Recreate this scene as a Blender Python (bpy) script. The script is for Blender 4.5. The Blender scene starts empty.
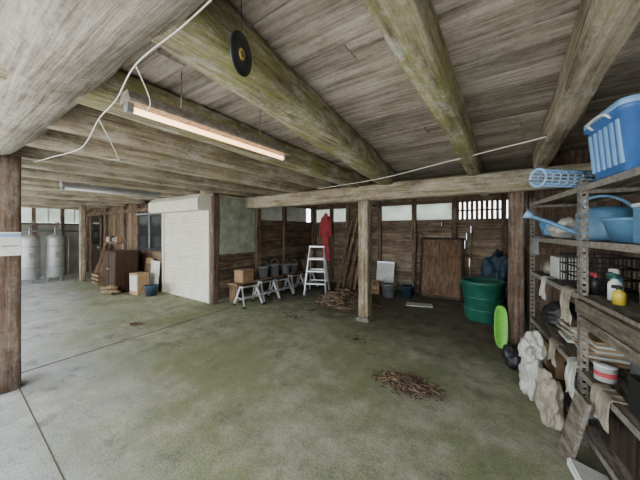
import bpy, bmesh, math, random
from mathutils import Vector, Matrix, noise, Euler
random.seed(7)
R=random.random
def U(a,b): return a+(b-a)*R()
def lin(c):
    return tuple(((x/255)/12.92 if x/255<=0.04045 else ((x/255+0.055)/1.055)**2.4) for x in c)+(1,)
# ---------------------------------------------------------------- materials
def newmat(name):
    m=bpy.data.materials.new(name); m.use_nodes=True
    nt=m.node_tree; return m,nt,nt.nodes['Principled BSDF']
def N(nt,t,**k):
    n=nt.nodes.new(t)
    for a,b in k.items(): setattr(n,a,b)
    return n
def ramp(nt,stops):
    r=N(nt,'ShaderNodeValToRGB'); e=r.color_ramp.elements
    while len(e)<len(stops): e.new(0.5)
    for i,(p,c) in enumerate(stops):
        e[i].position=p; e[i].color=c
    return r
def mixc(nt,fac,a,b,mode='MIX'):
    m=N(nt,'ShaderNodeMix'); m.data_type='RGBA'; m.blend_type=mode
    if isinstance(fac,(int,float)): m.inputs[0].default_value=fac
    else: nt.links.new(fac,m.inputs[0])
    for s,i in ((a,6),(b,7)):
        if isinstance(s,tuple): m.inputs[i].default_value=s
        else: nt.links.new(s,m.inputs[i])
    return m.outputs[2]
def wood(name,dark,mid,light,axis='x',moss=None,mossamt=0.5,rough=0.85,sc=26,tintamt=0.5,bump=0.4,stain=0.8,speck=0.5,grey=0.0):
    m,nt,p=newmat(name); L=nt.links.new
    tc=N(nt,'ShaderNodeTexCoord'); mp=N(nt,'ShaderNodeMapping')
    s={'x':(0.05,1,1),'y':(1,0.05,1),'z':(1,1,0.05)}[axis]
    mp.inputs['Scale'].default_value=s
    at=N(nt,'ShaderNodeAttribute'); at.attribute_name='tint'
    va=N(nt,'ShaderNodeVectorMath',operation='ADD'); sc_=N(nt,'ShaderNodeVectorMath',operation='SCALE'); sc_.inputs[0].default_value=(37,53,71)
    L(at.outputs['Fac'],sc_.inputs['Scale']); L(tc.outputs['Object'],va.inputs[0]); L(sc_.outputs[0],va.inputs[1])
    L(va.outputs[0],mp.inputs[0])
    n1=N(nt,'ShaderNodeTexNoise'); n1.inputs['Scale'].default_value=sc; n1.inputs['Detail'].default_value=9; n1.inputs['Roughness'].default_value=0.72
    L(mp.outputs[0],n1.inputs['Vector'])
    r=ramp(nt,[(0.34,lin(dark)),(0.5,lin(mid)),(0.66,lin(light))]); L(n1.outputs[0],r.inputs[0])
    col=r.outputs[0]
    n3=N(nt,'ShaderNodeTexNoise'); n3.inputs['Scale'].default_value=1.7; n3.inputs['Detail'].default_value=8; n3.inputs['Roughness'].default_value=0.7
    L(va.outputs[0],n3.inputs['Vector'])
    r3=ramp(nt,[(0.38,(0.55,0.53,0.5,1)),(0.56,(1,1,1,1))]); L(n3.outputs[0],r3.inputs[0])
    col=mixc(nt,stain,col,r3.outputs[0],'MULTIPLY')
    mp2=N(nt,'ShaderNodeMapping'); mp2.inputs['Scale'].default_value={'x':(0.4,1,1),'y':(1,0.4,1),'z':(1,1,0.4)}[axis]
    L(va.outputs[0],mp2.inputs[0])
    if grey:
        n5=N(nt,'ShaderNodeTexNoise'); n5.inputs['Scale'].default_value=5.3; n5.inputs['Detail'].default_value=10; n5.inputs['Roughness'].default_value=0.8
        L(mp2.outputs[0],n5.inputs['Vector'])
        r5=ramp(nt,[(0.50,(0,0,0,1)),(0.60,(grey,grey,grey,1))]); L(n5.outputs[0],r5.inputs[0])
        col=mixc(nt,r5.outputs[0],col,lin((208,206,196)))
    n4=N(nt,'ShaderNodeTexNoise'); n4.inputs['Scale'].default_value=28; n4.inputs['Detail'].default_value=6; n4.inputs['Roughness'].default_value=0.8
    L(va.outputs[0],n4.inputs['Vector'])
    r4=ramp(nt,[(0.40,(0.6,0.58,0.54,1)),(0.52,(1,1,1,1))]); L(n4.outputs[0],r4.inputs[0])
    col=mixc(nt,speck,col,r4.outputs[0],'MULTIPLY')
    if moss:
        n2=N(nt,'ShaderNodeTexNoise'); n2.inputs['Scale'].default_value=3.8; n2.inputs['Detail'].default_value=12; n2.inputs['Roughness'].default_value=0.88
        L(mp2.outputs[0],n2.inputs['Vector'])
        r2=ramp(nt,[(0.62-0.2*mossamt,(0,0,0,1)),(0.67-0.2*mossamt,(0.9,0.9,0.9,1))]); L(n2.outputs[0],r2.inputs[0])
        col=mixc(nt,r2.outputs[0],col,mixc(nt,0.3,lin(moss),col))
    mr=N(nt,'ShaderNodeMapRange'); mr.inputs[3].default_value=1-tintamt; mr.inputs[4].default_value=1+tintamt*0.6
    L(at.outputs['Fac'],mr.inputs[0])
    cb=N(nt,'ShaderNodeCombineColor')
    for i in range(3): L(mr.outputs[0],cb.inputs[i])
    col=mixc(nt,1.0,col,cb.outputs[0],'MULTIPLY')
    L(col,p.inputs['Base Color']); p.inputs['Roughness'].default_value=rough
    p.inputs['Specular IOR Level'].default_value=0.2
    b=N(nt,'ShaderNodeBump'); b.inputs['Strength'].default_value=bump; b.inputs['Distance'].default_value=0.03
    L(n1.outputs[0],b.inputs['Height']); L(b.outputs[0],p.inputs['Normal'])
    return m
def pm(name,c,rough=0.5,metal=0,var=0.25,sc=9,emit=None):
    m,nt,p=newmat(name); L=nt.links.new
    tc=N(nt,'ShaderNodeTexCoord'); n=N(nt,'ShaderNodeTexNoise'); n.inputs['Scale'].default_value=sc; n.inputs['Detail'].default_value=8; n.inputs['Roughness'].default_value=0.65
    L(tc.outputs['Object'],n.inputs['Vector'])
    c=lin(c); d=tuple(x*(1-var) for x in c[:3])+(1,); e=tuple(min(1,x*(1+var*0.5)) for x in c[:3])+(1,)
    r=ramp(nt,[(0.35,d),(0.65,e)]); L(n.outputs[0],r.inputs[0]); L(r.outputs[0],p.inputs['Base Color'])
    p.inputs['Roughness'].default_value=rough; p.inputs['Metallic'].default_value=metal
    if emit:
        p.inputs['Emission Color'].default_value=lin(emit[0]); p.inputs['Emission Strength'].default_value=emit[1]
    return m
def glassy(name,c,trans=0.6):
    m,nt,p=newmat(name); L=nt.links.new
    out=nt.nodes['Material Output']
    d=N(nt,'ShaderNodeBsdfDiffuse'); t=N(nt,'ShaderNodeBsdfTranslucent'); mx=N(nt,'ShaderNodeMixShader')
    tc=N(nt,'ShaderNodeTexCoord'); n=N(nt,'ShaderNodeTexNoise'); n.inputs['Scale'].default_value=2
    L(tc.outputs['Object'],n.inputs['Vector'])
    c=lin(c); r=ramp(nt,[(0.3,tuple(x*0.75 for x in c[:3])+(1,)),(0.7,c)]); L(n.outputs[0],r.inputs[0])
    L(r.outputs[0],d.inputs[0]); L(r.outputs[0],t.inputs[0]); mx.inputs[0].default_value=trans
    L(d.outputs[0],mx.inputs[1]); L(t.outputs[0],mx.inputs[2]); L(mx.outputs[0],out.inputs[0])
    return m
M={}
M['plank']=wood('ceiling_plank_wood',(124,112,102),(178,165,152),(208,197,184),'x',tintamt=0.28,speck=0.4,stain=0.75,grey=0.3)
M['beam']=wood('beam_wood',(108,96,80),(174,160,138),(212,200,180),'y',moss=(150,148,98),mossamt=0.38,tintamt=0.15,bump=0.8,grey=0.5)
M['beamg']=wood('mossy_beam_wood',(98,90,70),(166,156,130),(210,200,174),'y',moss=(140,143,72),mossamt=0.66,tintamt=0.1,bump=0.9,grey=0.75)
M['log']=wood('weathered_log',(120,112,102),(176,166,154),(214,206,194),'x',moss=(158,156,120),mossamt=0.2,tintamt=0.1,sc=34,bump=1.0,grey=0.4)
M['girder']=wood('girder_wood',(112,100,82),(166,152,128),(198,186,162),'x',moss=(142,142,92),mossamt=0.38,tintamt=0.1,grey=0.4)
M['post']=wood('post_wood',(88,76,60),(144,128,104),(182,166,140),'z',tintamt=0.15,grey=0.3)
M['postd']=wood('dark_post_wood',(66,53,45),(108,88,74),(138,118,100),'z',tintamt=0.15,grey=0.15)
M['siding']=wood('siding_wood',(76,60,48),(118,99,80),(154,134,112),'x',tintamt=0.35,grey=0.15)
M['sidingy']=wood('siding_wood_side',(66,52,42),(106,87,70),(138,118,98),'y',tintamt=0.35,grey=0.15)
M['vboard']=wood('vertical_board_wood',(82,66,52),(126,104,84),(154,132,108),'z',tintamt=0.3)
M['vdark']=wood('dark_board_wood',(46,38,32),(76,64,54),(106,92,78),'z',tintamt=0.4)
M['ply']=wood('plywood_brown',(90,68,50),(118,92,72),(142,118,94),'z',tintamt=0.1,bump=0.1)
M['timber']=wood('timber',(88,70,52),(140,116,90),(175,150,120),'z',tintamt=0.4)
M['shelfwood']=wood('shelf_wood',(72,64,56),(110,100,88),(144,134,120),'y',tintamt=0.25,grey=0.2)
M['white']=pm('white_panel',(200,202,192),0.7,var=0.25,sc=3)
M['cream']=pm('cream_steel',(218,212,196),0.45,var=0.1,sc=3)
M['paleg']=pm('pale_green_board',(152,156,138),0.85,var=0.4,sc=4)
M['alu']=pm('aluminium',(205,208,208),0.35,0.7,var=0.15)
M['steel']=pm('rusty_steel',(146,138,128),0.55,0.3,var=0.45,sc=30)
M['zinc']=pm('galvanised',(150,152,150),0.5,0.5,var=0.3)
M['tank']=pm('dull_tank_metal',(170,172,168),0.5,0.35,var=0.2,sc=4)
M['black']=pm('black_plastic',(30,30,31),0.5)
M['blackg']=pm('black_glass',(20,24,28),0.15)
M['blue']=pm('blue_plastic',(62,106,168),0.4,var=0.2,sc=4)
M['lblue']=pm('light_blue_plastic',(132,172,212),0.45,var=0.12)
M['mblue']=pm('pale_blue_metal',(90,134,166),0.4,var=0.25,sc=6)
M['navy']=pm('navy_tarp',(44,62,78),0.6,var=0.4)
M['green']=pm('green_plastic',(34,94,76),0.45,var=0.25)
M['lime']=pm('lime_plastic',(118,190,72),0.5,var=0.15)
M['red']=pm('red_cloth',(180,70,76),0.85,var=0.35)
M['pvc']=pm('white_plastic',(216,217,212),0.5,var=0.15)
M['bag']=pm('white_bag',(192,190,180),0.5,var=0.4,sc=6)
M['cloth']=pm('dirty_cloth',(156,146,128),0.9,var=0.5,sc=7)
M['card']=pm('cardboard',(162,132,98),0.85,var=0.2)
M['yellow']=pm('yellow_plastic',(204,180,56),0.45)
M['straw']=pm('straw_debris',(98,82,64),0.95,var=0.5,sc=20)
M['leaf']=pm('dry_leaf',(106,88,72),0.95,var=0.5,sc=25)
M['cab']=wood('cabinet_wood',(48,34,26),(68,49,38),(84,62,48),'z',tintamt=0.1,bump=0.05,rough=0.4,speck=0.1)
M['plaster']=pm('grey_plaster',(140,138,128),0.9,var=0.3,sc=2)
M['pane']=glassy('frosted_pane',(215,220,212),0.55)
M['tube']=pm('lamp_tube',(255,225,195),0.4,emit=((255,196,140),5.0))
M['tubeoff']=pm('lamp_tube_off',(215,215,208),0.3,var=0.03)
M['gold']=pm('gold_label',(190,160,80),0.5)
M['cable']=pm('white_cable',(215,212,202),0.5,var=0.05)
M['stone']=pm('foundation_stone',(110,106,94),0.9,var=0.3)
# floor
m,nt,p=newmat('mossy_concrete'); L=nt.links.new
tc=N(nt,'ShaderNodeTexCoord'); sx=N(nt,'ShaderNodeSeparateXYZ'); g=N(nt,'ShaderNodeNewGeometry'); L(g.outputs['Position'],sx.inputs[0])
def nz(sc,det=6,ro=0.6):
    n=N(nt,'ShaderNodeTexNoise'); n.inputs['Scale'].default_value=sc; n.inputs['Detail'].default_value=det; n.inputs['Roughness'].default_value=ro
    L(g.outputs['Position'],n.inputs['Vector']); return n.outputs[0]
def math_(op,a,b,c=None):
    k=N(nt,'ShaderNodeMath',operation=op)
    for i,v in enumerate((a,b,c)):
        if v is None: continue
        if isinstance(v,(int,float)): k.inputs[i].default_value=v
        else: L(v,k.inputs[i])
    return k.outputs[0]
def sm(v,a,b):
    k=N(nt,'ShaderNodeMapRange',interpolation_type='SMOOTHSTEP'); k.inputs[1].default_value=a; k.inputs[2].default_value=b; L(v,k.inputs[0]); return k.outputs[0]
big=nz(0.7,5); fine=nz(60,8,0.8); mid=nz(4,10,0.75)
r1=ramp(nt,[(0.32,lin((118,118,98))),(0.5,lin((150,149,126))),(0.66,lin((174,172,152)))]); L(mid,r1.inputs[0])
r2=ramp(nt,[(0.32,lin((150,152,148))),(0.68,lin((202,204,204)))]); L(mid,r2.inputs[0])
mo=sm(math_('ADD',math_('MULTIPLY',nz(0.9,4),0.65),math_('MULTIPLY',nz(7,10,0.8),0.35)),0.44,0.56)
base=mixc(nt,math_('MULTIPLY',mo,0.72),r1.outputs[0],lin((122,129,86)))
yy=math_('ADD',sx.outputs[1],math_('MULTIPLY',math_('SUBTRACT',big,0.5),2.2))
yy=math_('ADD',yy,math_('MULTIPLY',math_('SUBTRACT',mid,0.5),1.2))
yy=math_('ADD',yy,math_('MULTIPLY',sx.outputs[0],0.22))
daylit=sm(yy,0.9,-0.6)  # weathered concrete towards front-left, daylight from the opening painted in as paler colour
col=mixc(nt,daylit,base,r2.outputs[0])
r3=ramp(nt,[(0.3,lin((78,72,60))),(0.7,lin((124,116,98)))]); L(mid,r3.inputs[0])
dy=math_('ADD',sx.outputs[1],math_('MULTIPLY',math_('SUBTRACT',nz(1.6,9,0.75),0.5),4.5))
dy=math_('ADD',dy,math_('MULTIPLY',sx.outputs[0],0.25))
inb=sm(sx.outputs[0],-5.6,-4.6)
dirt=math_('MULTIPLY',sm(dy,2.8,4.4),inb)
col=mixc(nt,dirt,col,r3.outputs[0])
st=sm(nz(2.3,10,0.8),0.53,0.63)
col=mixc(nt,math_('MULTIPLY',st,0.45),col,lin((88,86,70)))
# old blackish spots
sp2=sm(nz(9,8,0.7),0.62,0.70)
col=mixc(nt,math_('MULTIPLY',sp2,0.4),col,lin((70,70,60)))
fr=ramp(nt,[(0.38,(0.55,0.55,0.53,1)),(0.55,(1,1,1,1))]); L(fine,fr.inputs[0])
col=mixc(nt,0.8,col,fr.outputs[0],'MULTIPLY')
L(col,p.inputs['Base Color']); p.inputs['Roughness'].default_value=0.9; p.inputs['Specular IOR Level'].default_value=0.25
b=N(nt,'ShaderNodeBump'); b.inputs['Strength'].default_value=0.5; b.inputs['Distance'].default_value=0.02; L(fine,b.inputs['Height']); L(b.outputs[0],p.inputs['Normal'])
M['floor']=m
M['groove']=pm('floor_joint_dirt',(78,76,60),0.95)
M['ground']=pm('outside_ground',(175,174,168),0.95,var=0.15,sc=1)

# ---------------------------------------------------------------- builder
class B:
    def __init__(s,name,mat=None):
        s.name=name; s.bm=bmesh.new(); s.mats=[]; s.M=mat or Matrix(); s.t=s.bm.verts.layers.float.new('tint'); s.smooth=False
    def mi(s,k):
        if k not in s.mats: s.mats.append(k)
        return s.mats.index(k)
    def _fin(s,verts,faces,k,tint=None,smooth=False):
        i=s.mi(k); t=R() if tint is None else tint
        for v in verts: v[s.t]=t; v.co=s.M@v.co
        for f in faces: f.material_index=i; f.smooth=smooth
    def raw(s,vs,fs,k,tint=None,smooth=False):
        V=[s.bm.verts.new(v) for v in vs]; F=[]
        for f in fs:
            try: F.append(s.bm.faces.new([V[i] for i in f]))
            except ValueError: pass
        s._fin(V,F,k,tint,smooth); return V
    def box(s,c,sz,k,rot=(0,0,0),tint=None):
        q=Euler(rot).to_matrix(); c=Vector(c); h=[x/2 for x in sz]
        vs=[c+q@Vector((sx*h[0],sy*h[1],sz_*h[2])) for sx in(-1,1) for sy in(-1,1) for sz_ in(-1,1)]
        s.raw(vs,[(0,1,3,2),(4,6,7,5),(0,4,5,1),(2,3,7,6),(0,2,6,4),(1,5,7,3)],k,tint)
    def bar(s,p0,p1,w,h,k,up=(0,0,1),tint=None):
        p0=Vector(p0);p1=Vector(p1);d=(p1-p0).normalized();up=Vector(up)
        if abs(d.dot(up))>0.98: up=Vector((0,1,0))
        a=d.cross(up).normalized(); b=a.cross(d).normalized()
        vs=[p+a*x*w/2+b*y*h/2 for p in(p0,p1) for x,y in((-1,-1),(1,-1),(1,1),(-1,1))]
        s.raw(vs,[(3,2,1,0),(4,5,6,7),(0,1,5,4),(1,2,6,5),(2,3,7,6),(3,0,4,7)],k,tint)
    def loft(s,rings,k,smooth=True,close=True,tint=None,caps=True):
        n=len(rings[0]); vs=[v for r in rings for v in r]; fs=[]
        for i in range(len(rings)-1):
            for j in range(n if close else n-1):
                a=i*n+j;b_=i*n+(j+1)%n; fs.append((a,b_,b_+n,a+n))
        if caps and close: fs.append(tuple(range(n))[::-1]); fs.append(tuple((len(rings)-1)*n+j for j in range(n)))
        s.raw(vs,fs,k,tint,smooth)
    def hewn(s,p0,p1,w,h,k,wob=0.012,sq=3.2,seg=None,nr=28,seed=None):
        """hewn beam / log: superellipse section with wobble along its length"""
        p0=Vector(p0);p1=Vector(p1);d=(p1-p0);Ln=d.length;d.normalize();up=Vector((0,0,1))
        if abs(d.dot(up))>0.98: up=Vector((0,1,0))
        a=d.cross(up).normalized(); b=a.cross(d).normalized(); seg=seg or max(4,int(Ln/0.12)); sd=seed if seed is not None else U(0,100)
        rings=[]
        for i in range(seg+1):
            c=p0+d*Ln*i/seg; r=[]; q=Ln*i/seg
            c=c+a*(noise.noise(Vector((q*1.1,sd,0)))*wob*1.8)
            sc=1+noise.noise(Vector((q*1.6,sd,7)))*wob*4
            for j in range(nr):
                th=2*math.pi*j/nr; ct,st_=math.cos(th),math.sin(th)
                x=abs(ct)**(2/sq)*math.copysign(1,ct); y=abs(st_)**(2/sq)*math.copysign(1,st_)
                nn=1+noise.noise(Vector((ct*1.3+sd,st_*1.3,q*2)))*wob*5+noise.noise(Vector((ct*5+sd,st_*5,q*3)))*wob*2.5
                r.append(c+a*x*w/2*sc*nn+b*y*h/2*sc*nn)
            rings.append(r)
        s.loft(rings,k)
    def cyl(s,p0,p1,r0,k,r1=None,seg=14,tint=None,caps=True):
        r1=r0 if r1 is None else r1
        p0=Vector(p0);p1=Vector(p1);d=(p1-p0).normalized();up=Vector((0,0,1))
        if abs(d.dot(up))>0.98: up=Vector((0,1,0))
        a=d.cross(up).normalized(); b=a.cross(d).normalized()
        s.loft([[p+(a*math.cos(2*math.pi*j/seg)+b*math.sin(2*math.pi*j/seg))*r for j in range(seg)] for p,r in((p0,r0),(p1,r1))],k,True,True,tint,caps)
    def tube(s,pts,r,k,seg=8,res=6):
        P=[Vector(p) for p in pts]
        if len(P)>2:
            Q=[]
            for i in range(len(P)-1):
                a=P[max(i-1,0)];b_=P[i];c=P[i+1];d=P[min(i+2,len(P)-1)]
                for j in range(res):
                    t=j/res; Q.append(0.5*((2*b_)+(c-a)*t+(2*a-5*b_+4*c-d)*t*t+(3*b_-a-3*c+d)*t**3))
            Q.append(P[-1]); P=Q
        rings=[]
        for i,p in enumerate(P):
            d=(P[min(i+1,len(P)-1)]-P[max(i-1,0)]).normalized(); up=Vector((0.13,0.07,1)).normalized()
            if abs(d.dot(up))>0.97: up=Vector((0,1,0))
            a=d.cross(up).normalized(); b=a.cross(d)
            rings.append([p+(a*math.cos(2*math.pi*j/seg)+b*math.sin(2*math.pi*j/seg))*r for j in range(seg)])
        s.loft(rings,k)
    def lathe(s,prof,c,k,seg=28,sx=1,sy=1,caps=False,rot=None):
        c=Vector(c); q=Euler(rot).to_matrix() if rot else Matrix.Identity(3)
        s.loft([[c+q@Vector((r*math.cos(2*math.pi*j/seg)*sx,r*math.sin(2*math.pi*j/seg)*sy,z)) for j in range(seg)] for r,z in prof],k,True,True,None,caps)
    def blob(s,c,sz,k,amp=0.25,fr=2.2,sub=4,flat=None):
        r=bmesh.ops.create_icosphere(s.bm,subdivisions=sub,radius=1); sd=Vector((U(0,50),U(0,50),U(0,50)))
        V=r['verts']; F=list({f for v in V for f in v.link_faces}); c=Vector(c)
        for v in V:
            n=v.co.normalized(); q=1+amp*noise.noise(n*fr*0.6+sd)*1.4+amp*0.6*(0.4-abs(noise.noise(n*fr*1.2+sd)))+amp*0.25*(0.3-abs(noise.noise(n*fr*3+sd)))
            co=Vector((n.x*sz[0]*q,n.y*sz[1]*q,n.z*sz[2]*q))
            if flat is not None and c.z+co.z<flat: co.z=flat-c.z
            v.co=c+co
        s._fin(V,F,k,None,True)
    def drape(s,x,y0,y1,z,down,back,k,seed=0,n=26,mrows=18):
        """cloth lying on a shelf and hanging over its front edge (front at -x)"""
        vs=[];fs=[]
        for i in range(mrows+1):
            t=i/mrows; tot=back+down; q=t*tot
            for j in range(n+1):
                u=j/n; yy_=y0+(y1-y0)*u; w=noise.noise(Vector((u*5+seed,q*4,0)))
                edge=down*(1-0.25*abs(noise.noise(Vector((u*3,seed,5)))))
                if q<back: P=Vector((x+back-q,yy_+w*.01,z+.006+abs(w)*.02))
                else:
                    d=(q-back)/down*edge; P=Vector((x-.008-abs(w)*.035*min(1,d*8)-.006*math.sin(u*19+seed)*min(1,d*6),yy_*(1)+(w*.03)*d/down,z-d))
                vs.append(P)
        for i in range(mrows):
            for j in range(n): a=i*(n+1)+j; fs.append((a,a+1,a+n+2,a+n+1))
        s.raw(vs,fs,k,None,True)
    def finish(s,bevel=0,parent=None,solid=0):
        bmesh.ops.recalc_face_normals(s.bm,faces=s.bm.faces[:])
        co=[v.co for v in s.bm.verts]
        lo=Vector([min(c[i] for c in co) for i in range(3)]); hi=Vector([max(c[i] for c in co) for i in range(3)])
        o=Vector(((lo.x+hi.x)/2,(lo.y+hi.y)/2,lo.z))
        for v in s.bm.verts: v.co-=o
        me=bpy.data.meshes.new(s.name); s.bm.to_mesh(me); s.bm.free()
        for k in s.mats: me.materials.append(M[k])
        ob=bpy.data.objects.new(s.name,me); ob.location=o; bpy.context.scene.collection.objects.link(ob)
        if solid:
            md=ob.modifiers.new('solid','SOLIDIFY'); md.thickness=solid
        if bevel:
            md=ob.modifiers.new('bevel','BEVEL'); md.width=bevel; md.segments=2; md.limit_method='ANGLE'; md.angle_limit=0.7
        return ob
def RZ(loc,deg): return Matrix.Translation(Vector(loc))@Matrix.Rotation(math.radians(deg),4,'Z')

CE=2.47
XL=-12.8
# ---------------------------------------------------------------- shell
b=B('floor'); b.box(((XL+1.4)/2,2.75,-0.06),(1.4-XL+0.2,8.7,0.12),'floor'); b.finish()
b=B('ground'); b.box((-5,0,-0.16),(70,70,0.06),'ground'); b.finish()
b=B('floor_joint'); b.bar((-4.22,0.3,0.0),(-4.5,3.45,0.0),0.018,0.006,'groove'); b.bar((-4.3,0.55,0.0),(1.1,0.40,0.0),0.008,0.004,'groove'); b.finish()
b=B('ceiling')
y=-1.2
while y<7.1:
    w=U(0.15,0.24); x=XL-0.1
    while x<1.45:
        l=U(2.8,4.2); x1=min(x+l,1.5)
        b.box(((x+x1)/2,y+w/2,CE+0.012+U(0,0.006)),(x1-x-0.006,w-0.010,0.022),'plank'); x=x1
    y+=w
b.box(((XL+1.4)/2,2.95,CE+0.06),(1.7-XL,8.5,0.03),'vdark',tint=0.1)
b.finish()
# beams along Y
def beam(x0,x1,y0,y1,w,h,k='beam',sq=5,wob=0.013):
    b=B('ceiling_beam'); b.hewn((x0,y0,CE-h/2),(x1,y1,CE-h/2),w,h,k,wob,sq); b.finish()
beam(0.33,0.32,-0.9,6.8,0.15,0.22,'beam',7)
beam(-0.30,-0.42,-0.9,6.8,0.15,0.23,'beamg',6)
beam(-0.92,-1.66,-0.3,4.5,0.26,0.24,'beamg',4.5)
beam(-1.95,-2.3,-0.3,6.8,0.20,0.24,'beamg',5)
xs=-2.72
while xs>XL+0.3:
    beam(xs,xs-U(-0.08,0.08),-0.3,6.8 if xs>-4.9 else 3.45,U(0.13,0.2),U(0.19,0.25),'beam',U(3.5,6))
    xs-=U(0.58,0.74)
b=B('front_log_girder'); b.hewn((XL+0.1,0.365,2.40),(1.25,0.365,2.40),0.42,0.42,'log',0.013,2.2,nr=36,seed=3); b.finish()
b=B('cross_girder'); b.hewn((-4.95,4.27,2.14),(1.25,4.27,2.13),0.19,0.27,'girder',0.012,5,seed=9); b.finish()
b=B('corner_tie_beam'); b.hewn((-5.06,3.2,2.33),(-5.06,6.9,2.33),0.16,0.22,'beam',0.01,4); b.finish()
# posts
b=B('center_post'); b.hewn((-2.0,4.25,0.05),(-2.0,4.25,2.02),0.185,0.185,'post',0.008,6); b.box((-2.0,4.25,0.03),(0.22,0.22,0.06),'stone'); b.finish()
b=B('front_post'); b.hewn((-3.95,0.44,0.0),(-3.95,0.44,2.21),0.23,0.23,'postd',0.006,6); b.finish()
b=B('right_post'); b.hewn((0.08,4.34,0.03),(0.08,4.34,2.01),0.18,0.18,'postd',0.008,6); b.box((0.12,4.32,0.02),(0.28,0.24,0.06),'stone'); b.finish()
b=B('post_sign'); b.box((-3.826,0.475,1.38),(0.008,0.14,0.22),'pvc'); b.box((-3.82,0.475,1.46),(0.004,0.13,0.03),'lblue'); b.box((-3.82,0.475,1.36),(0.004,0.1,0.01),'zinc'); b.finish()
# back wall
b=B('wall_back'); Y=6.95
z=0.06
while z<1.70:
    w=U(0.16,0.22); w=min(w,1.72-z); x=-5.0
    while x<0.25:
        x1=min(x+U(1.6,2.4),0.3)
        b.box(((x+x1)/2,Y+0.02*R()*0.4,z+w/2),(x1-x-0.006,0.025,w+0.012),'siding',rot=(0.05,0,0)); x=x1
    z+=w
b.box((-2.35,Y+0.0,1.735),(5.3,0.09,0.07),'siding',tint=0.5); b.box((-2.35,Y,2.19),(5.3,0.09,0.08),'siding',tint=0.4)
b.box((-2.35,Y,2.36),(5.3,0.04,0.27),'siding'); b.box((-3.3,Y,1.96),(0.9,0.03,0.42),'siding')
for px in(-4.95,-4.33,-3.78,-2.83,-1.93,-1.03,-0.09,0.22):
    b.box((px,Y-0.03,1.2),(0.1,0.1,2.5),'postd')
b.box((-2.35,Y,0.03),(5.3,0.14,0.1),'stone'); b.finish()
b=B('window_1')
for x0,x1 in((-4.92,-4.36),(-4.28,-3.83),(-2.78,-1.98),(-1.88,-1.08)):
    b.box(((x0+x1)/2,Y+0.0,1.96),(x1-x0,0.008,0.40),'pane')
b.finish()
b=B('window_2')
x=-0.96
while x<-0.14: b.box((x,Y-0.01,1.96),(0.06,0.03,0.42),'vboard'); x+=0.095
b.box((-0.55,Y-0.03,1.96),(0.88,0.02,0.035),'vboard'); b.finish()
# side wall of back bay (X=-5)
b=B('wall_left')
z=0.06
while z<1.70:
    w=min(U(0.16,0.22),1.72-z)
    b.box((-5.02,5.75,z+w/2),(0.025,2.35,w+0.012),'sidingy',rot=(0,-0.05,0)); z+=w
z=0.06
while z<0.98:
    w=min(U(0.16,0.22),1.0-z); b.box((-5.02,4.04,z+w/2),(0.025,1.04,w+0.012),'sidingy'); z+=w
b.box((-5.01,4.02,1.63),(0.02,1.02,1.25),'paleg'); b.box((-5.0,4.06,2.31),(0.06,1.0,0.12),'sidingy')
b.box((-5.02,5.75,1.735),(0.09,2.4,0.07),'sidingy'); b.box((-5.02,5.75,2.22),(0.09,2.4,0.1),'sidingy'); b.box((-5.02,5.2,2.36),(0.03,3.4,0.24),'sidingy')
b.box((-5.02,5.1,1.97),(0.015,0.8,0.42),'white'); b.box((-5.02,6.1,1.97),(0.015,0.95,0.42),'white')
b.box((-4.99,4.6,1.22),(0.12,0.12,2.44),'postd'); b.box((-5.0,5.57,1.22),(0.1,0.1,2.44),'postd'); b.box((-5.0,6.88,1.22),(0.1,0.1,2.44),'postd')
b.box((-5.02,5.2,0.03),(0.12,3.4,0.08),'stone'); b.finish()
b=B('shutter_post'); b.hewn((-5.04,3.47,0),(-5.04,3.47,2.3),0.13,0.15,'postd',0.006,6); b.finish()
# front wall of store Y=3.5
b=B('wall_store')
x=XL
while x<-8.62:
    w=U(0.14,0.2); b.box((x+w/2,3.52,1.22),(w-0.004,0.03,2.44),'vboard'); x+=w
b.box((-7.85,3.53,0.5),(1.6,0.03,1.0),'vboard'); b.box((-7.85,3.53,2.2),(1.6,0.03,0.5),'vdark')
b.box((-6.1,3.53,2.35),(2.1,0.03,0.24),'vdark')
for px in(-12.7,-10.9,-9.5,-8.6,-7.12): b.box((px,3.48,1.22),(0.12,0.1,2.44),'postd')
b.box((-9.8,3.48,2.08),(5.8,0.08,0.1),'postd')
b.finish()
b=B('window_3'); b.box((-7.86,3.5,1.48),(1.4,0.05,0.96),'black'); b.box((-8.19,3.465,1.48),(0.62,0.02,0.84),'blackg'); b.box((-7.53,3.465,1.48),(0.62,0.02,0.84),'blackg'); b.box((-7.86,3.45,1.0),(1.46,0.06,0.05),'black'); b.box((-7.86,3.45,1.96),(1.46,0.06,0.04),'zinc'); b.box((-7.86,3.45,1.48),(0.04,0.03,0.9),'zinc'); b.finish()
b=B('door_1'); b.box((-11.7,3.47,1.02),(0.84,0.04,2.0),'vdark'); b.box((-11.7,3.44,1.42),(0.6,0.02,0.75),'blackg')
for dx in(-.42,.42): b.box((-11.7+dx,3.44,1.02),(0.05,0.05,2.04),'postd')
b.cyl((-11.4,3.43,0.95),(-11.4,3.38,0.95),0.03,'alu'); b.finish()
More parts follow.
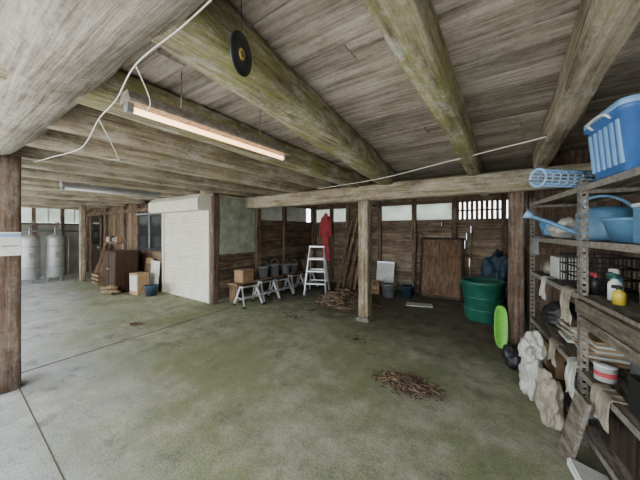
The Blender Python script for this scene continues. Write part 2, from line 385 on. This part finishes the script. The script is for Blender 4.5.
# roller shutter
b=B('door_2')
vs=[];zz=0.02;n=0;prof=[]
while zz<1.93:
    for k in range(6):
        t=k/6; prof.append((zz+0.062*t,0.016*abs(math.sin(math.pi*t))))
    zz+=0.062
fs=[]
for (z_,o) in prof: vs+=[(-6.98,3.43-o,z_),(-5.18,3.43-o,z_)]
for i in range(len(prof)-1): fs.append((2*i,2*i+1,2*i+3,2*i+2))
b.raw(vs,fs,'cream',0.5)
b.box((-6.08,3.43,0.03),(1.82,0.05,0.06),'cream'); b.box((-7.02,3.42,0.97),(0.07,0.08,1.94),'cream'); b.box((-5.15,3.42,0.97),(0.07,0.08,1.94),'cream')
pr=[(3.46,1.93),(3.12,1.93),(3.10,1.97),(3.10,2.16),(3.18,2.25),(3.46,2.25)]
b.loft([[Vector((x,y_,z_)) for y_,z_ in pr] for x in(-7.12,-5.06)],'cream',False)
b.box((-6.08,3.42,0.9),(0.16,0.03,0.03),'alu'); b.finish()
# end wall far left
b=B('wall_end')
b.box((XL,1.2,0.86),(0.06,4.6,1.72),'plaster'); b.box((XL,1.2,2.42),(0.06,4.6,0.1),'postd'); b.box((XL+0.02,1.2,1.74),(0.1,4.6,0.07),'postd')
for py in(-1.05,0.1,1.1,2.1,2.8,3.45): b.box((XL+0.03,py,1.22),(0.1,0.09,2.44),'postd')
b.finish()
b=B('window_4')
for i,py in enumerate((-0.5,0.6,1.6,2.45,3.12)):
    w=(1.0,0.9,0.9,0.6,0.55)[i]
    b.box((XL,py,2.07),(0.01,w,0.58),'pane')
    b.box((XL+0.02,py,2.07),(0.02,0.03,0.58),'alu')
b.finish()
# right walls
b=B('wall_right')
y=-0.6
while y<4.45:
    w=U(0.14,0.22); b.box((1.3+U(0,.01),y+w/2,1.24),(0.03,w+0.01,2.48),'vdark'); y+=w
for z_ in(0.5,1.7): b.box((1.26,1.9,z_),(0.05,5.1,0.09),'vdark')
y=4.5
while y<6.9:
    w=U(0.14,0.22); b.box((0.27+U(0,.01),y+w/2,1.24),(0.03,w+0.01,2.48),'vdark'); y+=w
x=0.2
while x<1.3:
    w=U(0.13,0.2); b.box((x+w/2,4.47+U(0,.01),1.24),(w+0.004,0.03,2.48),'postd'); x+=w
b.box((0.7,4.43,1.25),(1.1,0.05,0.09),'postd'); b.finish()
b=B('trim_1'); b.box((0.66,4.30,0.05),(0.85,0.14,0.1),'post'); b.finish()
b=B('wood_column'); b.hewn((-10.5,2.75,0),(-10.5,2.75,2.3),0.13,0.13,'post',0.006,6); b.finish()

# ---------------------------------------------------------------- lamps, wires
def fluo(name,x,y0,y1,z,t):
    b=B(name); 
    b.loft([[Vector((x+dx,yy_,z+dz)) for dx,dz in((-0.035,0.06),(0.035,0.06),(0.06,0.015),(0.06,0.0),(-0.06,0.0),(-0.06,0.015))] for yy_ in(y0,y1)],'steel' if t=='tube' else 'zinc',False)
    b.cyl((x,y0+0.04,z-0.025),(x,y1-0.04,z-0.025),0.016,t)
    for e in(y0+0.02,y1-0.02): b.box((x,e,z-0.02),(0.045,0.03,0.05),'zinc')
    for e in(y0+0.3,y1-0.3): b.cyl((x,e,z+0.05),(x,e,CE-0.0),0.004,'zinc',seg=6)
    b.finish()
fluo('fluorescent_light',-1.64,0.60,1.84,2.165,'tube')
fluo('fluorescent_light',-5.1,1.1,2.4,2.12,'tubeoff')
b=B('hanging_cable')
b.tube([(-0.76,0.52,2.23),(-0.95,0.52,2.215),(-1.26,0.50,2.18),(-1.6,0.55,2.15),(-1.9,0.57,2.13),(-2.2,0.60,2.07),(-2.65,0.66,2.10),(-3.2,0.64,2.13),(-3.75,0.62,2.16)],0.003,'cable')
b.tube([(-1.26,0.50,2.18),(-1.36,0.6,2.10),(-1.55,0.66,2.12),(-1.64,0.68,2.2)],0.0025,'cable')
b.tube([(-1.9,0.57,2.13),(-2.3,0.8,2.03),(-2.9,1.0,2.14),(-3.4,1.1,2.24)],0.003,'cable')
b.finish()
b=B('wire_line'); b.tube([(0.25,2.9,2.27),(-0.6,3.2,2.235),(-1.5,3.55,2.21),(-2.78,3.95,2.24)],0.005,'cable'); b.finish()
b=B('hanging_disc'); q=Matrix.Translation((-0.80,0.66,2.14))@Matrix.Rotation(math.radians(110),4,'Z')@Matrix.Rotation(math.radians(96),4,'X'); b.M=q
b.lathe([(0.010,-0.003),(0.071,-0.003),(0.071,0.003),(0.010,0.003),(0.010,-0.003)],(0,0,0),'black',seg=40)
b.lathe([(0.010,-0.0045),(0.02,-0.0045),(0.02,0.0045),(0.010,0.0045)],(0,0,0),'gold',seg=30)
b.M=Matrix(); b.tube([(-0.80,0.66,2.208),(-0.80,0.66,CE)],0.0015,'black'); b.finish()

# ---------------------------------------------------------------- back-bay objects
def bucket(name,c,r,h,k,rot=None):
    b=B(name); b.lathe([(0.0,0.0),(r*0.8,0),(r,h),(r*1.06,h),(r*1.06,h-0.02),(r*1.0,h-0.02),(r*0.96,h-0.01),(r*0.76,0.02),(0,0.02)],c,k,rot=rot)
    if not rot:
        c=Vector(c); b.tube([c+Vector((r,0,h-0.02)),c+Vector((r*0.7,0.02,h+r*0.6)),c+Vector((0,0.03,h+r*0.85)),c+Vector((-r*0.7,0.02,h+r*0.6)),c+Vector((-r,0,h-0.02))],0.006,'zinc',seg=6)
    b.finish()
def stool(x,y,deg,h=0.42,w=0.19,sp_=0.2):
    b=B('step_stool'); b.M=RZ((x,y,0),deg)
    for sx in(-1,1):
        b.bar((sx*(w+.02),-sp_,0.01),(sx*w*.85,-.03,h),.022,.045,'alu'); b.bar((sx*(w+.02),sp_,0.01),(sx*w*.85,.04,h),.02,.035,'alu')
        for s_ in(-1,1): b.box((sx*(w+.02),s_*sp_,0.02),(.035,.055,.04),'black')
        b.bar((sx*w*.95,-sp_*.6,h*.42),(sx*w*.95,sp_*.6,h*.42),.008,.02,'alu')
    b.box((0,-sp_*.6,h*.5),(w*1.9,.1,.022),'alu'); b.box((0,0,h+.005),(w*1.8,.16,.025),'alu')
    b.box((0,0,h+.019),(w*1.6,.13,.004),'black')
    for t in(.25,): b.box((0,sp_*(1-t)-.005,h*t),(w*2,.015,.02),'alu')
    b.finish()
for i,(x,y,dg) in enumerate(((-4.36,3.78,80),(-4.34,4.26,84),(-4.35,4.75,80),(-4.36,5.25,84),(-4.38,5.78,80))): stool(x,y,dg,0.38+0.03*(i%2))
b=B('low_rack')
for y_ in(3.75,4.4,5.1,5.8): 
    b.box((-4.77,y_,0.19),(0.26,0.04,0.38),'timber')
b.box((-4.77,4.78,0.39),(0.28,2.2,0.03),'timber'); b.finish()
b=B('cardboard_box'); b.M=RZ((-4.78,4.02,0.405),8); b.box((0,0,0.13),(0.24,0.34,0.26),'card'); b.box((0.14,0,0.23),(0.08,0.34,0.005),'card',rot=(0,0.7,0)); b.box((0,0.0,0.262),(0.05,0.34,0.003),'cloth'); b.finish(0.004)
bucket('metal_bucket',(-4.77,4.60,0.405),0.13,0.26,'zinc')
bucket('metal_bucket',(-4.77,4.95,0.405),0.14,0.28,'zinc')
bucket('metal_bucket',(-4.77,5.34,0.405),0.13,0.24,'alu')
bucket('metal_bucket',(-4.77,5.68,0.405),0.12,0.22,'zinc')
b=B('lumber_scraps')
for i in range(8): b.bar((-4.7+U(-.1,.1),6.15+i*0.05,0.0),(-4.90+U(0,.03),6.2+i*0.07,U(0.5,0.95)),0.05,0.02,'timber')
b.finish()
# step ladder
b=B('step_ladder'); b.M=RZ((-3.78,5.38,0),25)
for sx in(-1,1):
    b.bar((sx*0.25,-0.28,0),(sx*0.16,-0.03,1.12),0.03,0.06,'alu'); b.bar((sx*0.25,0.34,0),(sx*0.16,0.04,1.12),0.03,0.05,'alu')
    b.box((sx*0.25,-0.28,0.015),(0.05,0.07,0.03),'black'); b.box((sx*0.25,0.34,0.015),(0.05,0.07,0.03),'black')
for i in range(1,4):
    t=i/4; z_=1.12*t; w=0.25-0.09*t; b.box((0,-0.28+0.25*t,z_),(2*w,0.10,0.03),'alu'); b.box((0,0.34-0.3*t,z_),(2*w,0.03,0.03),'alu')
b.box((0,0.0,1.13),(0.36,0.18,0.03),'alu'); b.box((0,0,1.148),(0.3,0.15,0.006),'red'); b.finish()
# red overalls hanging on the wall
b=B('red_raincoat'); b.M=RZ((-4.46,6.80,0),0)
prof=[(0.03,2.02),(0.05,1.97),(0.17,1.88),(0.15,1.6),(0.12,1.3),(0.13,0.9),(0.14,0.6)]
rings=[]
for i in range(29):
    z_=2.02-(1.4*i/28)
    for a_,c_ in zip(prof,prof[1:]):
        if c_[1]<=z_<=a_[1]: t=(a_[1]-z_)/(a_[1]-c_[1]); rr=a_[0]+(c_[0]-a_[0])*t; break
    rings.append([Vector((math.cos(2*math.pi*j/40)*rr*(1+0.12*math.sin(j*1.9+i*0.15)),math.sin(2*math.pi*j/40)*0.05*(1+0.4*math.sin(j*2.3+i*.2)),z_)) for j in range(40)])
b.loft(rings,'red')
for sx in(-1,1): b.cyl((sx*0.13,0,1.86),(sx*0.18,-0.02,1.35),0.045,'red',0.05)
b.tube([(0,0,1.98),(0,0.02,2.05),(0,0.06,2.04)],0.006,'zinc'); b.finish()
# leaning timbers
b=B('leaning_timbers')
for i in range(9):
    x=-3.75+i*0.075; b.bar((x+U(-.05,.05),6.35-U(0,.15),0),(x+0.12+U(-.1,.15),6.86,U(1.5,2.05)),U(.03,.07),U(.02,.05),'timber' if i%3 else 'siding')
b.finish()
b=B('stick_pile')
for i in range(380):
    a=U(0,6.28); r=abs(random.gauss(0,0.30)); x=-2.80+r*math.cos(a)*1.2; y=4.90+r*math.sin(a); z_=max(0.015,0.33-0.5*r)*R()+0.012; th=U(0,6.28); l=U(.1,.36)
    x=max(x,-3.3)
    d=Vector((math.cos(th)*l,math.sin(th)*l,U(-.05,.07))); c=Vector((x,y,z_)); p0=c-d/2;p1=c+d/2; p0.z=max(p0.z,.01);p1.z=max(p1.z,.01)
    b.cyl(p0,p1,U(.004,.010),'timber' if i%3==0 else 'straw',seg=6)
b.blob((-2.82,4.92,0.0),(0.42,0.34,0.21),'straw',0.3,3,4,flat=0.002); b.finish()
# door panel leaning
b=B('plywood_panel')
b.M=Matrix.Translation((-1.27,6.58,0))@Matrix.Rotation(math.radians(-9),4,'X')
b.box((0,0,0.68),(0.9,0.02,1.36),'ply'); 
for sx in(-.43,.43): b.box((sx,-0.02,0.68),(0.05,0.03,1.36),'vdark')
b.box((0,-0.02,1.335),(0.9,0.03,0.05),'vdark'); b.box((0,-0.02,0.03),(0.9,0.03,0.06),'vdark'); b.finish()
b=B('garden_hoe'); b.cyl((-0.70,6.5,0.02),(-0.66,6.85,1.5),0.014,'timber'); b.box((-0.70,6.45,0.05),(0.16,0.12,0.01),'zinc',rot=(0.4,0,0)); b.finish()
b=B('garden_rake'); b.cyl((-1.86,6.6,0.02),(-1.83,6.86,1.45),0.013,'black'); b.tube([(-1.98,6.86,1.40),(-1.9,6.86,1.46),(-1.75,6.86,1.46),(-1.68,6.86,1.40)],0.01,'black')
b.finish()
b=B('white_board'); b.M=Matrix.Translation((-2.62,6.7,0))@Matrix.Rotation(math.radians(-10),4,'X'); b.box((0,0,0.36),(0.46,0.02,0.72),'white'); b.box((0,-0.012,0.7),(0.46,0.01,0.03),'alu'); b.finish()
bucket('metal_bucket',(-2.25,6.05,0),0.17,0.3,'zinc')
bucket('plastic_bucket',(-1.9,6.25,0),0.14,0.26,'navy')
b=B('wooden_crate')
for z_ in(.05,.15,.25):
    for s_ in(-1,1): b.box((-2.72,6.25+s_*0.14,z_),(0.4,0.015,0.07),'timber'); b.box((-2.72+s_*0.2,6.25,z_),(0.015,0.28,0.07),'timber')
b.box((-2.72,6.25,0.012),(0.4,0.28,0.015),'timber'); b.finish()
b=B('paper_sheet'); b.M=RZ((-1.5,5.72,0),15); b.box((0,0,0.008),(0.5,0.26,0.012),'white'); b.finish()
# green bin
b=B('green_barrel'); c=(-0.37,5.42,0)
b.lathe([(0,0),(0.25,0),(0.27,0.03),(0.315,0.60),(0.345,0.62),(0.345,0.66),(0.32,0.67),(0.30,0.65),(0.25,0.05),(0,0.04)],c,'green',seg=40)
for z_ in(.2,.4): b.lathe([(0.272+0.079*(z_-.03),z_-.012),(0.285+0.079*(z_-.03),z_),(0.274+0.079*(z_-.03),z_+.012)],c,'green',seg=40)
for s_ in(-1,1): b.tube([(c[0]+s_*.33,c[1]-.08,.58),(c[0]+s_*.37,c[1]-.06,.52),(c[0]+s_*.37,c[1]+.06,.52),(c[0]+s_*.33,c[1]+.08,.58)],0.012,'green')
b.finish()
b=B('blue_tarp'); b.blob((-0.18,6.40,0.42),(0.31,0.34,0.58),'navy',0.4,2.8,5,flat=0.0); b.finish()
b=B('lime_scoop'); b.M=Matrix.Translation((-0.08,4.17,0.02))@Matrix.Rotation(math.radians(8),4,'Z')@Matrix.Rotation(math.radians(-4),4,'X')
ring1=[];ring2=[]
for j in range(24):
    th=2*math.pi*j/24; x=0.07*abs(math.cos(th))**.7*math.copysign(1,math.cos(th)); z_=0.26+0.26*abs(math.sin(th))**.6*math.copysign(1,math.sin(th))
    ring1.append(Vector((x,-0.025,z_))); ring2.append(Vector((x*1.1,0.02,z_*1.02)))
b.loft([ring2,ring1,[Vector((v.x*.8,0.0,.25+(v.z-.25)*.88)) for v in ring1]],'lime'); b.finish()

# ---------------------------------------------------------------- floor debris
def debris(name,cx,cy,rx,ry,n,h=0.03,k='leaf'):
    b=B(name)
    for i in range(n):
        a=U(0,6.28); r=min(1.25,abs(random.gauss(0,0.5))); x=cx+rx*r*math.cos(a); y=cy+ry*r*math.sin(a); z_=0.004+h*max(0,1-r)*R(); th=U(0,6.28); l=U(.012,.034); w=l*U(.3,.6)
        u=Vector((math.cos(th),math.sin(th),U(-.3,.4)))*l; v=Vector((-math.sin(th),math.cos(th),U(-.4,.4)))*w; c=Vector((x,y,z_+0.006))
        pts=[c-u,c-v,c+u,c+v]
        for p_ in pts: p_.z=max(p_.z,0.003)
        b.raw(pts,[(0,1,2,3)],k)
    for i in range(n//12):
        a=U(0,6.28); r=R()*.9; x=cx+rx*r*math.cos(a); y=cy+ry*r*math.sin(a); th=U(0,6.28); l=U(.04,.1)
        b.cyl((x,y,0.012+h*.5),(x+l*math.cos(th),y+l*math.sin(th),0.008+h*R()),0.003,'timber',seg=5)
    b.finish()
debris('leaf_pile',-0.82,2.68,0.28,0.17,2000,0.07)
debris('leaf_litter',-4.94,1.94,0.13,0.07,160,0.02,'straw')
debris('leaf_litter',-1.75,3.4,0.2,0.12,50,0.01,'straw')
debris('leaf_litter',-3.1,3.7,0.3,0.2,60,0.01,'straw')
debris('leaf_litter',-1.3,4.6,0.45,0.4,160,0.012,'straw')

# ---------------------------------------------------------------- far left objects
def tank(x,y):
    b=B('water_tank'); b.lathe([(0,0.12),(0.2,0.12),(0.22,0.16),(0.22,1.25),(0.20,1.33),(0.1,1.38),(0,1.39)],(x,y,0),'tank',seg=32)
    for z_ in(.45,1.05): b.lathe([(0.222,z_-.015),(0.228,z_),(0.222,z_+.015)],(x,y,0),'zinc',seg=32)
    for a in(0.5,2.6,4.7): b.box((x+.17*math.cos(a),y+.17*math.sin(a),.07),(.04,.04,.14),'zinc')
    b.tube([(x,y,1.38),(x,y,1.6),(x-.15,y+.1,1.75),(x-.5,y+.1,1.78)],0.02,'zinc'); b.box((x+.22,y,.8),(.03,.1,.16),'zinc'); b.finish()
tank(-11.3,1.78); tank(-11.3,2.32)
b=B('wall_pipes'); 
for y_,z_ in((0.9,1.5),(2.75,1.9),(2.95,1.3)): b.cyl((XL+.12,y_,0),(XL+.12,y_,z_),0.025,'zinc')
b.cyl((XL+.12,0.9,1.5),(XL+.12,3.3,1.5),0.025,'zinc'); b.finish()
b=B('storage_cabinet'); b.M=RZ((-8.3,2.95,0),-4)
b.box((0,0,.50),(1.0,.48,.92),'cab'); b.box((0,0,.97),(1.05,.52,.035),'cab'); b.box((0,0,.03),(.96,.44,.06),'black')
for sx in(-.25,.25):
    b.box((sx,-.248,.50),(.46,.02,.84),'cab',tint=.9); b.cyl((sx*.2,-.26,.55),(sx*.2,-.29,.55),.015,'alu')
b.finish(0.004)
b=B('cardboard_box'); b.M=RZ((-7.30,2.98,0),6); b.box((0,0,.25),(.36,.26,.5),'card'); b.box((0,-.135,.27),(.28,.01,.36),'white'); b.finish(0.004)
b=B('leaning_sheets'); 
for i,(x,w,h,k) in enumerate(((-7.72,.36,.8,'card'),(-7.55,.5,.66,'timber'),(-7.25,.40,.76,'white'))): b.box((x,3.36-.03*i,h/2),(w,.015,h),k,rot=(-0.08,0,0.03))
b.finish()
b=B('plastic_bucket'); b.lathe([(0,0),(.11,0),(.14,.24),(.15,.24),(.15,.22),(.10,.02),(0,.02)],(-6.85,3.05,0),'navy'); b.finish()
b=B('firewood_bundle')
for i in range(14): b.cyl((-7.95+U(-.2,.2),2.50+U(-.06,.06),.04+.045*(i%4)),(-7.55+U(-.2,.1),2.62+U(-.08,.08),.04+.045*(i%4)),.028,'timber',seg=8)
b.finish()
b=B('wooden_crate')
for z_ in(.05,.15,.25):
    for s_ in(-1,1): b.box((-9.6,2.95+s_*0.16,z_),(0.5,0.015,0.07),'timber'); b.box((-9.6+s_*0.25,2.95,z_),(0.015,0.32,0.07),'timber')
b.box((-9.6,2.95,0.012),(0.5,0.32,0.015),'timber'); b.finish()
b=B('cardboard_box'); b.M=RZ((-9.05,3.1,0),12); b.box((0,0,.18),(.3,.3,.36),'card'); b.box((0,0,.362),(.05,.3,.003),'cloth'); b.finish(.004)
b=B('leaning_boards')
for i in range(6): b.bar((-10.25-.12*i,3.05,0),(-10.25-.12*i+U(-.1,.1),3.36,U(.8,1.5)),.10,.02,'timber')
b.finish()
b=B('wall_shelf_clutter'); b.box((-9.9,3.34,1.15),(0.9,.18,.03),'timber'); 
for i in range(6): b.box((-10.25+i*.14,3.34,1.165+.08),(.1,.12,U(.1,.2)),('white','card','black','zinc','zinc','card')[i])
b.finish()

# ---------------------------------------------------------------- right shelving (local: y far, x depth)
S=RZ((0.41,2.62,0),9.5)
b=B('steel_shelving',S)
def upright(x,y,sx,sy):
    H=1.86
    for (dx,dy) in((sx,0),(0,sy)):
        w=0.045
        for e in(0.006,w-0.006): b.box((x+dx*e,y+dy*e,H/2),(0.012 if dx else .003,0.012 if dy else .003,H),'steel',tint=.5)
        z_=0.02
        while z_<H:
            b.box((x+dx*w/2,y+dy*w/2,z_),(w if dx else .003,w if dy else .003,.028),'steel',tint=.5); z_+=0.045
for y_ in(-1.15,0,1.3):
    upright(0,y_,1,-1 if y_>0 else 1); upright(.45,y_,-1,-1 if y_>0 else 1)
for z_ in(.14,.52,1.04,1.42,1.80):
    for (y0,y1) in((-1.15,0),(0,1.3)):
        for x0,w in((.115,.22),(.34,.22)): b.box((x0,(y0+y1)/2,z_),(w-.01,y1-y0-.01,.022),'shelfwood')
    for x_ in(0.0,.45): b.box((x_,.075,z_-.008),(.004,2.45,.04),'steel')
    for y_ in(-1.13,0.02,1.28): b.box((.225,y_,z_-.02),(.45,.004,.035),'steel')
b.finish()
b=B('blue_storage_tub'); b.M=RZ((0.61,2.22,1.815),9.5)@Matrix.Diagonal((1,1,.88,1))
def rr(w,d,z,n=8,r=.05):
    out=[]
    for cx,cy,a0 in((w/2-r,d/2-r,0),(-w/2+r,d/2-r,90),(-w/2+r,-d/2+r,180),(w/2-r,-d/2+r,270)):
        for i in range(n+1):
            a=math.radians(a0+90*i/n); out.append(Vector((cx+r*math.cos(a),cy+r*math.sin(a),z)))
    return out
b.loft([rr(.30,.38,0),rr(.35,.43,.33),rr(.38,.46,.335),rr(.38,.46,.37),rr(.36,.44,.375),rr(.34,.42,.36)],'blue')
b.loft([rr(.385,.465,.36),rr(.385,.465,.395),rr(.33,.41,.41)],'lblue')
for i in range(6): b.box((-.166,-.15+.06*i,.17),(.012,.02,.26),'lblue',rot=(0,-.076,0))
b.box((0,-.21,.26),(.16,.03,.03),'lblue'); b.tube([(-.18,-.1,.33),(-.21,-.08,.36),(-.21,.08,.36),(-.18,.1,.33)],.008,'pvc'); b.finish()
b=B('lattice_basket'); p0=Vector((0.17,2.49,1.878)); p1=Vector((0.53,2.82,1.878)); d=(p1-p0).normalized(); a=d.cross(Vector((0,0,1))).normalized(); u_=Vector((0,0,1))
def cp(t,th,r=.058): return p0.lerp(p1,t)+(a*math.cos(th)+u_*math.sin(th))*r
for i in range(9): 
    t=i/8; b.tube([cp(t,2*math.pi*j/16) for j in range(17)],.005,'lblue',seg=6,res=1)
for j in range(14): b.tube([cp(0,2*math.pi*j/14),cp(1,2*math.pi*j/14)],.005,'lblue',seg=6)
b.tube([cp(0,2*math.pi*j/16,.064) for j in range(17)],.008,'lblue',seg=6,res=1)
b.finish()
b=B('watering_can',S)
b.lathe([(0,0),(.15,0),(.155,.02),(.155,.2),(.13,.24),(.05,.25)],(.22,.25,1.432),'mblue',sy=1.1)
b.tube([(.08,.27,1.48),(-.06,.33,1.56),(-.20,.36,1.63)],.017,'mblue'); b.cyl((-.19,.358,1.625),(-.235,.372,1.65),.02,'lblue',.042)
b.tube([(.12,.25,1.67),(.12,.25,1.74),(.25,.25,1.76),(.37,.25,1.68),(.38,.25,1.55)],.011,'lblue'); b.finish()
b=B('blue_basin',S); b.lathe([(0,0),(.13,0),(.17,.13),(.185,.135),(.18,.15),(.165,.14),(.125,.01),(0,.01)],(.22,-.2,1.432),'mblue'); b.finish()
b=B('blue_box',S); b.box((.24,-.52,1.432+.1),(.3,.24,.2),'mblue'); b.box((.24,-.52,1.432+.21),(.31,.25,.02),'pvc'); b.finish(.006)
b=B('crumpled_bag',S); b.blob((.2,.80,1.432+.08),(.14,.16,.10),'bag',.35,2.5,4,flat=1.432); b.finish()
b=B('blue_bag',S); b.blob((.16,1.12,1.442+.08),(.11,.10,.10),'mblue',.3,2.5,4,flat=1.445); b.finish()
z0=1.052
b=B('wire_basket',S)
for z_ in(0,.08,.16,.24): b.tube([(.07,.2,z0+.01+z_),(.4,.2,z0+.01+z_),(.4,.62,z0+.01+z_),(.07,.62,z0+.01+z_),(.07,.2,z0+.01+z_)],.006,'black',seg=6,res=1)
for i in range(8):
    t=i/7; 
    for x_ in(.07,.4): b.box((x_,.2+.42*t,z0+.13),(.006,.006,.25),'black')
    for y_ in(.2,.62): b.box((.07+.33*t,y_,z0+.13),(.006,.006,.25),'black')
b.finish()
b=B('white_carton',S); b.box((.19,.85,z0+.1),(.2,.22,.2),'white'); b.box((.19,.85,z0+.202),(.06,.22,.003),'card'); b.finish(.003)
b=B('rag_bundle',S); b.blob((.2,1.12,z0+.06),(.13,.09,.08),'cloth',.3,3,3,flat=z0); b.finish()
def bottle(name,x,y,z,r,h,k,kc):
    b=B(name,S); b.lathe([(0,0),(r,0),(r,h*.6),(r*.9,h*.68),(r*.4,h*.78),(r*.4,h*.84)],(x,y,z),k); b.lathe([(r*.5,h*.82),(r*.5,h),(0,h)],(x,y,z),kc); b.box((x-r*.5,y,z+h*.97),(r*1.2,.02,.02),kc); b.finish()
bottle('spray_bottle',.14,-.02-.08,z0,.035,.17,'pvc','green')
bottle('spray_bottle',.26,-.18,z0,.04,.19,'cloth','green')
bottle('squeeze_bottle',.11,-.22,z0,.03,.11,'yellow','black')
bottle('squeeze_bottle',.20,-.38,z0,.045,.22,'pvc','red')
bottle('squeeze_bottle',.33,-.06,z0,.035,.2,'black','yellow')
bottle('squeeze_bottle',.10,.06,z0,.03,.15,'black','red')
bottle('squeeze_bottle',.22,.08,z0,.035,.18,'mblue','pvc')
b=B('plank_stack',S)
b.box((-.02,-.58,.985),(.03,1.1,.09),'shelfwood'); b.box((-.02,-.6,.90),(.03,1.0,.06),'shelfwood'); b.finish()
for (y0,y1,z_,dn,bk,k) in((.12,.30,1.053,.26,.05,'cloth'),(.68,.82,1.053,.2,.06,'bag'),(.02,.18,.533,.26,.05,'bag'),(.42,.60,.533,.2,.05,'cloth'),(-.42,-.2,.533,.18,.08,'cloth'),(.92,1.15,1.433,.18,.04,'zinc')):
    b=B('hanging_rag',S); b.drape(-.004,y0,y1,z_,dn,bk,k,seed=R()*30); b.finish(solid=.003)
z1=.532
b=B('paper_stack',S)
for i in range(7): b.box((.23+U(-.03,.03),.24+U(-.03,.03),z1+.032+.02*i),(.26,.22,.018),'white' if i%2 else 'card',rot=(0,0,U(-.2,.2)))
b.box((.24,.24,z1+.012),(.24,.2,.02),'card'); b.finish()
b=B('newspaper_pile',S)
for i in range(6): b.box((.24+U(-.03,.03),.58+U(-.03,.03),z1+.034+.025*i),(.28,.26,.022),'cloth' if i%2 else 'white',rot=(0,0,U(-.15,.15)))
b.box((.25,.58,z1+.012),(.22,.24,.022),'cloth'); b.finish()
b=B('paint_can',S); b.lathe([(0,0),(.055,0),(.055,.09),(.058,.09),(.058,.10),(0,.098)],(.09,-.03-.08,z1),'pvc'); b.lathe([(.056,.03),(.056,.06)],(.09,-.11,z1),'red'); b.finish()
b=B('paint_can',S); b.lathe([(0,0),(.08,0),(.08,.17),(.083,.17),(.083,.18),(0,.178)],(.30,-.09,z1),'zinc'); b.finish()
def clutter(y0,y1,z_,n,x0=.06,x1=.4):
    b=B('hardware_clutter',S)
    for i in range(n):
        x=U(x0,x1); y=y0+(y1-y0)*(i+.5)/n; t=i%5; k=random.choice(['zinc','card','black','cloth','white','steel','timber','bag','mblue'])
        if t==0: r=U(.02,.035); h=U(.06,.14); b.lathe([(0,0),(r,0),(r,h),(r*.9,h+.005),(0,h+.005)],(x,y,z_),k,seg=16)
        elif t==1: b.box((x,y,z_+.035),(U(.06,.12),U(.05,.09),.07),k)
        elif t==2: b.blob((x,y,z_+.03),(U(.04,.07),U(.04,.06),U(.03,.05)),k,.35,3,3,flat=z_)
        elif t==3: b.tube([(x+.04*math.cos(a_*.7),y+.04*math.sin(a_*.7),z_+.008+.002*a_) for a_ in range(18)],.006,k,seg=6,res=2)
        else: b.bar((x-.06,y-.02,z_+.012),(x+.08,y+.03,z_+.03),.02,.018,k)
    b.finish()
clutter(-1.05,-.45,z0,12); clutter(-.41,-.24,z1,4,.2,.4); clutter(.38,.98,1.812,10,.12,.4); clutter(-.02,-.12,1.432,2,.1,.2) if False else None
b=B('black_crate',S)
b.box((.22,-.64,z1+.012),(.34,.36,.02),'black')
for s_ in(-1,1):
    b.box((.22+s_*.165,-.64,z1+.1),(.012,.36,.19),'black'); b.box((.22,-.64+s_*.18,z1+.1),(.34,.012,.19),'black')
b.finish()
b=B('black_bag',S); b.blob((.20,1.0,z1+.12),(.16,.18,.13),'black',.3,2.5,4,flat=z1); b.finish()
b=B('black_bag',S); b.blob((-.18,1.10,.12),(.11,.14,.13),'black',.3,2.5,4,flat=0.0); b.finish()
z2=.152
b=B('tool_box',S); b.box((.22,.3,z2+.1),(.3,.42,.2),'zinc'); b.box((.22,.3,z2+.21),(.31,.43,.03),'navy'); b.tube([(.2,.2,z2+.22),(.2,.22,z2+.27),(.2,.38,z2+.27),(.2,.4,z2+.22)],.008,'black'); b.finish(.006)
b=B('dark_box',S); b.box((.24,-.3,z2+.13),(.32,.36,.26),'vdark'); b.box((.24,-.3,z2+.262),(.34,.38,.02),'vdark'); b.finish(.004)
b=B('cardboard_box',S); b.box((.22,.85,z2+.12),(.34,.36,.24),'card'); b.box((.22,.85,z2+.242),(.05,.36,.003),'cloth'); b.finish(.004)
b=B('white_plastic_bag',S); b.blob((-.13,.64,.38),(.08,.15,.15),'bag',.35,3.4,5); b.blob((-.14,.60,.15),(.09,.17,.18),'bag',.3,3.4,5,flat=0.0); b.finish()
b=B('cloth_sack',S); b.blob((-.11,.22,.15),(.07,.13,.22),'cloth',.35,3,5,flat=0.0); b.finish()
b=B('leaning_plank',S); b.box((-.10,-.2,.21),(.022,.18,.46),'shelfwood',rot=(0,.22,0)); b.finish()
b=B('white_tray',S); b.box((-.07,-.42,.06),(.18,.22,.015),'pvc',rot=(0,.3,0)); b.box((-.16,-.42,.065),(.01,.22,.04),'pvc'); b.finish()

# ---------------------------------------------------------------- light
w=bpy.data.worlds.new('World'); bpy.context.scene.world=w; w.use_nodes=True
nt=w.node_tree; bg=nt.nodes['Background']
bg.inputs[0].default_value=(0.86,0.93,1.0,1); bg.inputs[1].default_value=7.5
sd=bpy.data.lights.new('sun','SUN'); sd.energy=16; sd.angle=0.02; sd.color=(1,.97,.93)
so=bpy.data.objects.new('sun',sd); bpy.context.scene.collection.objects.link(so)
so.rotation_euler=Vector((-0.25,-0.45,1)).to_track_quat('Z','Y').to_euler()
# ---------------------------------------------------------------- camera
cd=bpy.data.cameras.new('camera'); co=bpy.data.objects.new('camera',cd); bpy.context.scene.collection.objects.link(co)
co.location=(0,0,1.5); co.rotation_euler=(math.radians(90),0,math.radians(34.5))
cd.sensor_width=36; cd.lens=275/640*36; cd.shift_y=-9/640; cd.clip_start=0.02
bpy.context.scene.camera=co
